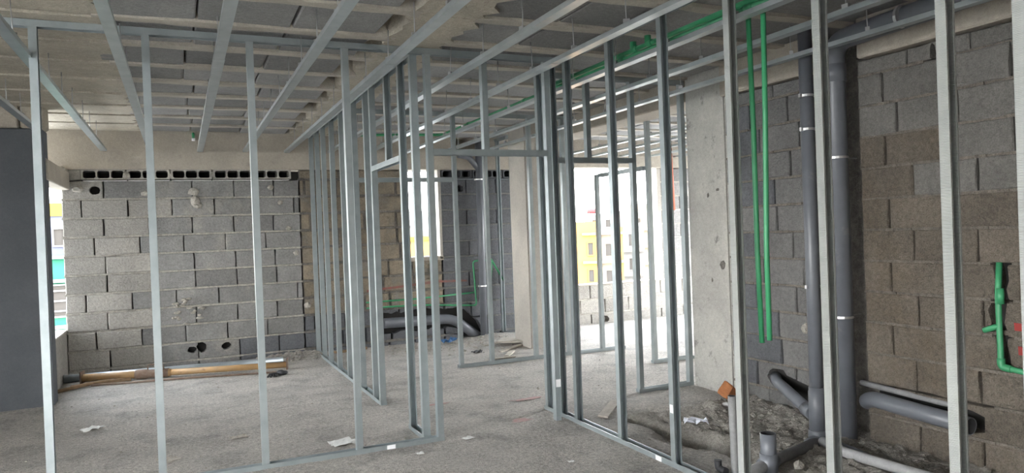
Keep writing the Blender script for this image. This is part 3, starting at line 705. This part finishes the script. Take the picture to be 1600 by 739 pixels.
tag(obj('steel_tube', tubeme('silver', [(-1.32, 9.27, .045), (1.05, 8.98, .045)], .043, 14)), 'silver tube lying behind the orange prop at the wall foot', 'pipe')
tag(obj('steel_rod', tubeme('rust', [(-.92, 8.83, .014), (.1, 8.62, .016), (.95, 8.40, .014)], .011, 8)), 'thin rod on the floor in front of the orange prop', 'rod')
for i, (x0, y0, x1, y1, lab) in enumerate(((-1.2, 8.62, -.72, 8.98, 'brown stick at the left end of the orange prop'), (-1.1, 8.80, -.55, 8.92, 'flat brown scrap lying just under the orange prop'))):
    tag(obj('wood_scrap', tubeme('brown', [(x0, y0, .02), ((x0+x1)/2, (y0+y1)/2+.03, .03), (x1, y1, .02)], .02, 7)), lab, 'scrap')
def plank(name, a, b, w, h, m, lab, cat, z=.006):
    a, b = Vector(a), Vector(b); d = b-a; l = d.length
    me = boxme(m, (-l/2, l/2, -w/2, w/2, 0, h), bevel=.003, jit=.002); c = (a+b)/2
    return tag(obj(name, me, None, (c.x, c.y, fz(c.x, c.y)+z), (R(1), R(-1), math.atan2(d.y, d.x))), lab, cat)
plank('board_offcut', (2.93, 4.86), (3.27, 5.20), .085, .018, 'wood', 'pale board offcut on the floor behind the right frame', 'board')
plank('board_offcut', (3.5, 8.15), (4.0, 8.5), .05, .02, 'wood', 'thin grey board in front of the dark back wall', 'board')
plank('board_offcut', (3.42, 7.78), (3.62, 8.05), .06, .02, 'wood', 'short board piece lying behind the middle cross frame', 'board')
plank('board_offcut', (3.2, 7.75), (3.5, 7.72), .05, .012, 'wood', 'flat pale strip lying near the short board piece', 'board')
plank('board_offcut', (3.75, 8.75), (4.3, 8.3), .3, .02, 'wood', 'wide pale panel leaning on the rubble by the far column', 'board', .05)
plank('board_offcut', (1.72, 9.35), (2.15, 9.42), .05, .03, 'brown', 'brown stick at the back wall foot right of the left frame', 'board')
def sheet(name, x, y, w, h, rot, m, lab, cat, cr=.012, z=.012):
    bm = bmesh.new(); n = 6
    g = [[bm.verts.new((w*(i/n-.5)*(1+rnd.uniform(-.1, .1)), h*(j/n-.5)*(1+rnd.uniform(-.15, .15)), rnd.uniform(0, cr))) for i in range(n+1)] for j in range(n+1)]
    for j in range(n):
        for i in range(n): bm.faces.new((g[j][i], g[j][i+1], g[j+1][i+1], g[j+1][i]))
    r = bmesh.ops.extrude_face_region(bm, geom=bm.faces[:])
    for v in r['geom']:
        if isinstance(v, bmesh.types.BMVert): v.co.z += .002
    return tag(obj(name, done(bm, m), None, (x, y, fz(x, y)+z-.008), (0, 0, R(rot))), lab, cat)
sheet('paper_scrap', 1.00, 5.24, .17, .15, 15, 'paper', 'white paper scrap behind the front floor rail', 'paper', .02)
sheet('paper_scrap', 1.82, 4.88, .075, .06, 20, 'paper', 'small white paper scrap right of the front frame corner', 'paper', .004)
sheet('paper_scrap', -.71, 6.75, .16, .09, 35, 'paper', 'white scrap on the floor at the left behind the first stud', 'paper', .02)
sheet('paper_scrap', .34, 5.82, .12, .07, 5, 'wood', 'beige scrap on the floor between the second and third stud', 'scrap', .025)
sheet('tile_shard', -.13, 5.50, .11, .13, 30, 'wood', 'pale flat shard on the floor right of the second stud', 'scrap', .006)
sheet('paper_scrap', 1.41, 4.72, .05, .04, 0, 'paper', 'tiny white scrap in front of the front floor rail', 'paper', .006)
sheet('paper_scrap', 2.20, 4.05, .04, .03, 0, 'paper', 'tiny grey-white chip on the corridor floor', 'paper', .006)
sheet('plastic_wrapper', 3.48, 4.42, .17, .10, -35, 'plastic', 'crumpled white plastic wrapper on the dug up floor', 'wrapper', .04)
o = tag(obj('brick_fragment', boxme('brick', (-.07, .07, -.05, .05, -.05, .06), bevel=.012, jit=.012)), 'orange brick fragment leaning at the foot of the concrete column', 'brick'); o.location = (3.97, 4.62, fz(3.97, 4.62)+.08); o.rotation_euler = (.5, .5, .4)
o = tag(obj('stone', lumpme('sticker', .035)), 'whitish stone beside the orange brick fragment', 'stone'); o.location = (3.86, 4.52, fz(3.86, 4.52)+.02)
o = tag(obj('stone', lumpme('mortar', .045)), 'pale stone beside the wide pipe stub', 'stone'); o.location = (3.36, 3.30, fz(3.36, 3.30)+.02)
t = thing('conduit_outlet', 'small green and white pipe outlet sticking out of the back beam near the ceiling', 'fitting', (.18, 9.5, 2.76))
obj('pipe', tubeme('green', bend([(0, .09, .03), (0, 0, .03), (0, 0, -.03)], .03), .016, 10), t); obj('end_cap', tubeme('sticker', [(0, 0, -.03), (0, 0, -.06)], .02, 10), t, label='white end cap')
sheet('plastic_scrap', 3.22, 9.25, .2, .12, 10, 'blue', 'blue plastic scrap on the floor below the dark wall drain', 'scrap', .07)
sheet('dark_scrap', 3.25, 8.3, .14, .07, 30, 'black', 'small black scrap on the floor behind the middle cross frame', 'scrap', .03)
tag(obj('bottle', tubeme('sticker', [(2.95, 8.95, fz(2.95, 8.95)), (2.95, 8.95, .06), (2.95, 8.95, .08), (2.95, 8.95, .12)], .02, 10, rs=[.022, .022, .01, .01])), 'small white bottle standing on the floor before the back wall', 'bottle')
t = thing('work_glove', 'black crumpled glove on the floor at the right end of the orange prop', 'glove', (.86, 8.26, 0))
bm = bmesh.new(); lump(bm, (0, 0, .02), .05, .5, 2); lump(bm, (.09, .02, .025), .055, .5, 2)
for k in range(4): tube(bm, [(-.02+.02*k, -.02, .02), (-.05+.022*k, -.06, .025), (-.07+.03*k, -.085, .012)], .011, 7)
obj('fabric', done(bm, 'black', smooth=True), t)
bm = bmesh.new()
for k in range(420):
    x, y = rnd.uniform(3.0, 4.22), rnd.uniform(2.6, 4.95)
    if dug(x, y) < .5 or (x < 3.5 and rnd.random() < .6): continue
    lump(bm, (x, y, fz(x, y)+.004), rnd.choice([.008, .010, .012, .016, .024]))
o = tag(obj('rubble', done(bm, 'dirt')), 'loose stones and dirt around the floor pipes on the right', 'rubble'); o['kind'] = 'stuff'
bm = bmesh.new()
for k in range(170):
    x, y = rnd.gauss(1.2, .28), rnd.gauss(9.36, .10)
    if y < 9.55 and x < 1.7: lump(bm, (x, y, fz(x, y)+.005), rnd.choice([.012, .018, .025, .035]))
o = tag(obj('rubble', done(bm, 'dirt')), 'small heap of rubble at the back wall foot beside the left frame', 'rubble'); o['kind'] = 'stuff'
bm = bmesh.new()
for k in range(150):
    x, y = rnd.uniform(2.3, 4.3), rnd.gauss(9.0, .3)
    if y < 9.55: lump(bm, (x, y, fz(x, y)+.004), rnd.choice([.010, .014, .02, .03]))
for k in range(160):
    x, y = rnd.uniform(-1.1, 4.2), rnd.uniform(3.6, 9.2); lump(bm, (x, y, fz(x, y)+.002), rnd.choice([.006, .008, .012]))
obj('crumbs', done(bm, 'mortar'), floor)['kind'] = 'stuff'
for x, y, w, h, lab in ((2.36, 5.13, .16, .10, 'pink chalk mark on the corridor floor'), (2.72, 5.75, .3, .07, 'pink chalk mark behind the right frame corner'), (1.95, 6.0, .25, .05, 'pink chalk mark in the corridor near the left frame')):
    bm = bmesh.new(); prism(bm, blob(0, 0, w/2, h/2, 14, .4), .002); 
    obj('chalk_mark', done(bm, 'pink'), floor, (x, y, fz(x, y)+.004), label=lab)

# ================================================================== OUTSIDE
struct('ground', boxme('ground', (-300, 300, 12, 400, -12.4, -12), (-300, 300, -300, 12, -12.4, -12)))
def win(parent, x0, x1, z0, z1, y, frame='b_white', bars=0):
    f = obj('window', boxme(frame, (x0-.08, x1+.08, y-.10, y, z0-.08, z0), (x0-.08, x1+.08, y-.10, y, z1, z1+.08), (x0-.08, x0, y-.1, y, z0, z1), (x1, x1+.08, y-.1, y, z0, z1)), parent)
    obj('pane', boxme('b_win', (x0, x1, y-.03, y, z0, z1)), f)
    for k in range(bars):
        z = z0+(z1-z0)*(k+.5)/bars; obj('bar', boxme('b_white', (x0, x1, y-.12, y-.09, z-.04, z+.04)), f)
# green block seen through the left opening
t = thing('apartment_block', 'green and lilac apartment block outside the left opening', 'building', (-5.6, 42, 0), None, (0, 0, R(8)))
obj('lower_wall', boxme('b_green', (-7, 3, 0, 9, -12, 1.1)), t); obj('upper_wall', boxme('b_lilac', (-7, .58, .3, 9, 1.1, 3.2)), t)
obj('edge_wall', boxme('b_red', (.55, 1.6, .1, 9, 1.0, 3.0)), t); obj('roof_band', boxme('b_yellow', (-7, 3, .2, 9, 3.05, 3.7)), t)
for z in (1.05, -.12, -2.4, -4.6): obj('ledge', boxme('b_white', (-7, 3.05, -.25, .1, z-.12, z+.04)), t)
for x in (-3.2, .15, 2.4):
    for z in (-1.9, -4.2, -6.5): win(t, x-.55, x+.55, z, z+1.5, 0, bars=3)
for x in (-3.4, .2): win(t, x-.3, x+.1, 1.6, 2.4, .3)
# orange building through the wide window
t = thing('orange_building', 'orange building with small windows outside the wide window', 'building', (29.7, 52.6, 0), None, (0, 0, R(-29)))
obj('wall', boxme('b_orange', (-4, 2.1, 0, 6, -12, 2.0)), t); obj('tower_wall', boxme('b_white', (1.0, 3.9, .6, 6, -12, 2.6)), t)
obj('side_wall', boxme('b_pale', (2.1, 3.7, .3, 1.2, -12, 1.2)), t); obj('end_wall', boxme('b_orange', (3.7, 3.95, .1, 1.2, -12, 1.5)), t)
obj('roof_tank', tubeme('b_red', [(1.55, 2, 2.7), (1.55, 2, 3.1)], .45, 14), t); obj('parapet', boxme('b_pale', (2.3, 3.95, .5, .7, 2.4, 2.75)), t)
for z in (-.75, -3.0, -5.2): win(t, 1.05, 1.45, z, z+1.0, 0, 'b_orange')
for z in (1.0, -1.35, -3.6): obj('ledge', boxme('b_pale', (.6, 3.95, -.25, .3, z-.12, z+.06)), t)
for x in (-3, -1.2): 
    for z in (-.9, -3.2, -5.5): win(t, x-.5, x+.5, z, z+1.1, 0, 'b_orange')
for z in (-.9, -3.1): win(t, 2.5, 3.0, z, z+1.0, .3, 'b_pale')
for x in (1.5, 2.6): win(t, x, x+.4, 1.5, 2.1, .6, 'b_white')
# paler blocks behind
k = 0
labs = ['pale block with balconies behind the orange building', 'white stepped block on the hill behind the orange building', 'pale block at the right edge of the wide window', 'distant white block seen through the slim back window']
for (x, y, w, h0, m, ry) in ((45.2, 69, 4.5, 1.5, 'b_white', -33), (67, 96, 9, 3.6, 'b_pale', -35), (49.5, 66.5, 3.6, 1.0, 'b_pale', -37), (37, 118, 12, 4.0, 'b_white', -17)):
    t = thing('apartment_block', labs[k], 'building', (x, y, 0), 'far apartment blocks', (0, 0, R(ry))); k += 1
    obj('wall', boxme(m, (-w/2, w/2, 0, 8, -12, h0)), t); obj('roof_room', boxme(m, (-w*.3, w*.1, 1, 5, h0, h0+1.4)), t); obj('parapet', boxme('b_white', (-w/2-.1, w/2+.1, -.15, .1, h0-.1, h0+.35)), t)
    n = int(w/2.2)
    for i in range(n):
        for z in (h0-2.2, h0-4.9, h0-7.6): 
            xx = -w/2+1.1+i*2.2; win(t, xx-.5, xx+.5, z, z+1.3, 0, m)
    for z in (h0-2.7, h0-5.4, h0-8.1): obj('balcony', boxme('b_pale', (-w/2, w/2, -.9, 0, z-.15, z), (-w/2, w/2, -.95, -.85, z, z+.35)), t)
# orange roofed house through the slim window
t = thing('orange_building', 'orange walled house with flat white base outside the slim back window', 'building', (18.6, 57.5, 0), None, (0, 0, R(-18)))
obj('wall', boxme('b_orange', (-6, 3, 0, 6, -.35, 1.1)), t); obj('base_wall', boxme('b_white', (-6.1, 3.1, -.1, 6, -12, -.35)), t); obj('parapet', boxme('b_yellow', (-6.1, 3.1, -.12, .15, .95, 1.25)), t)
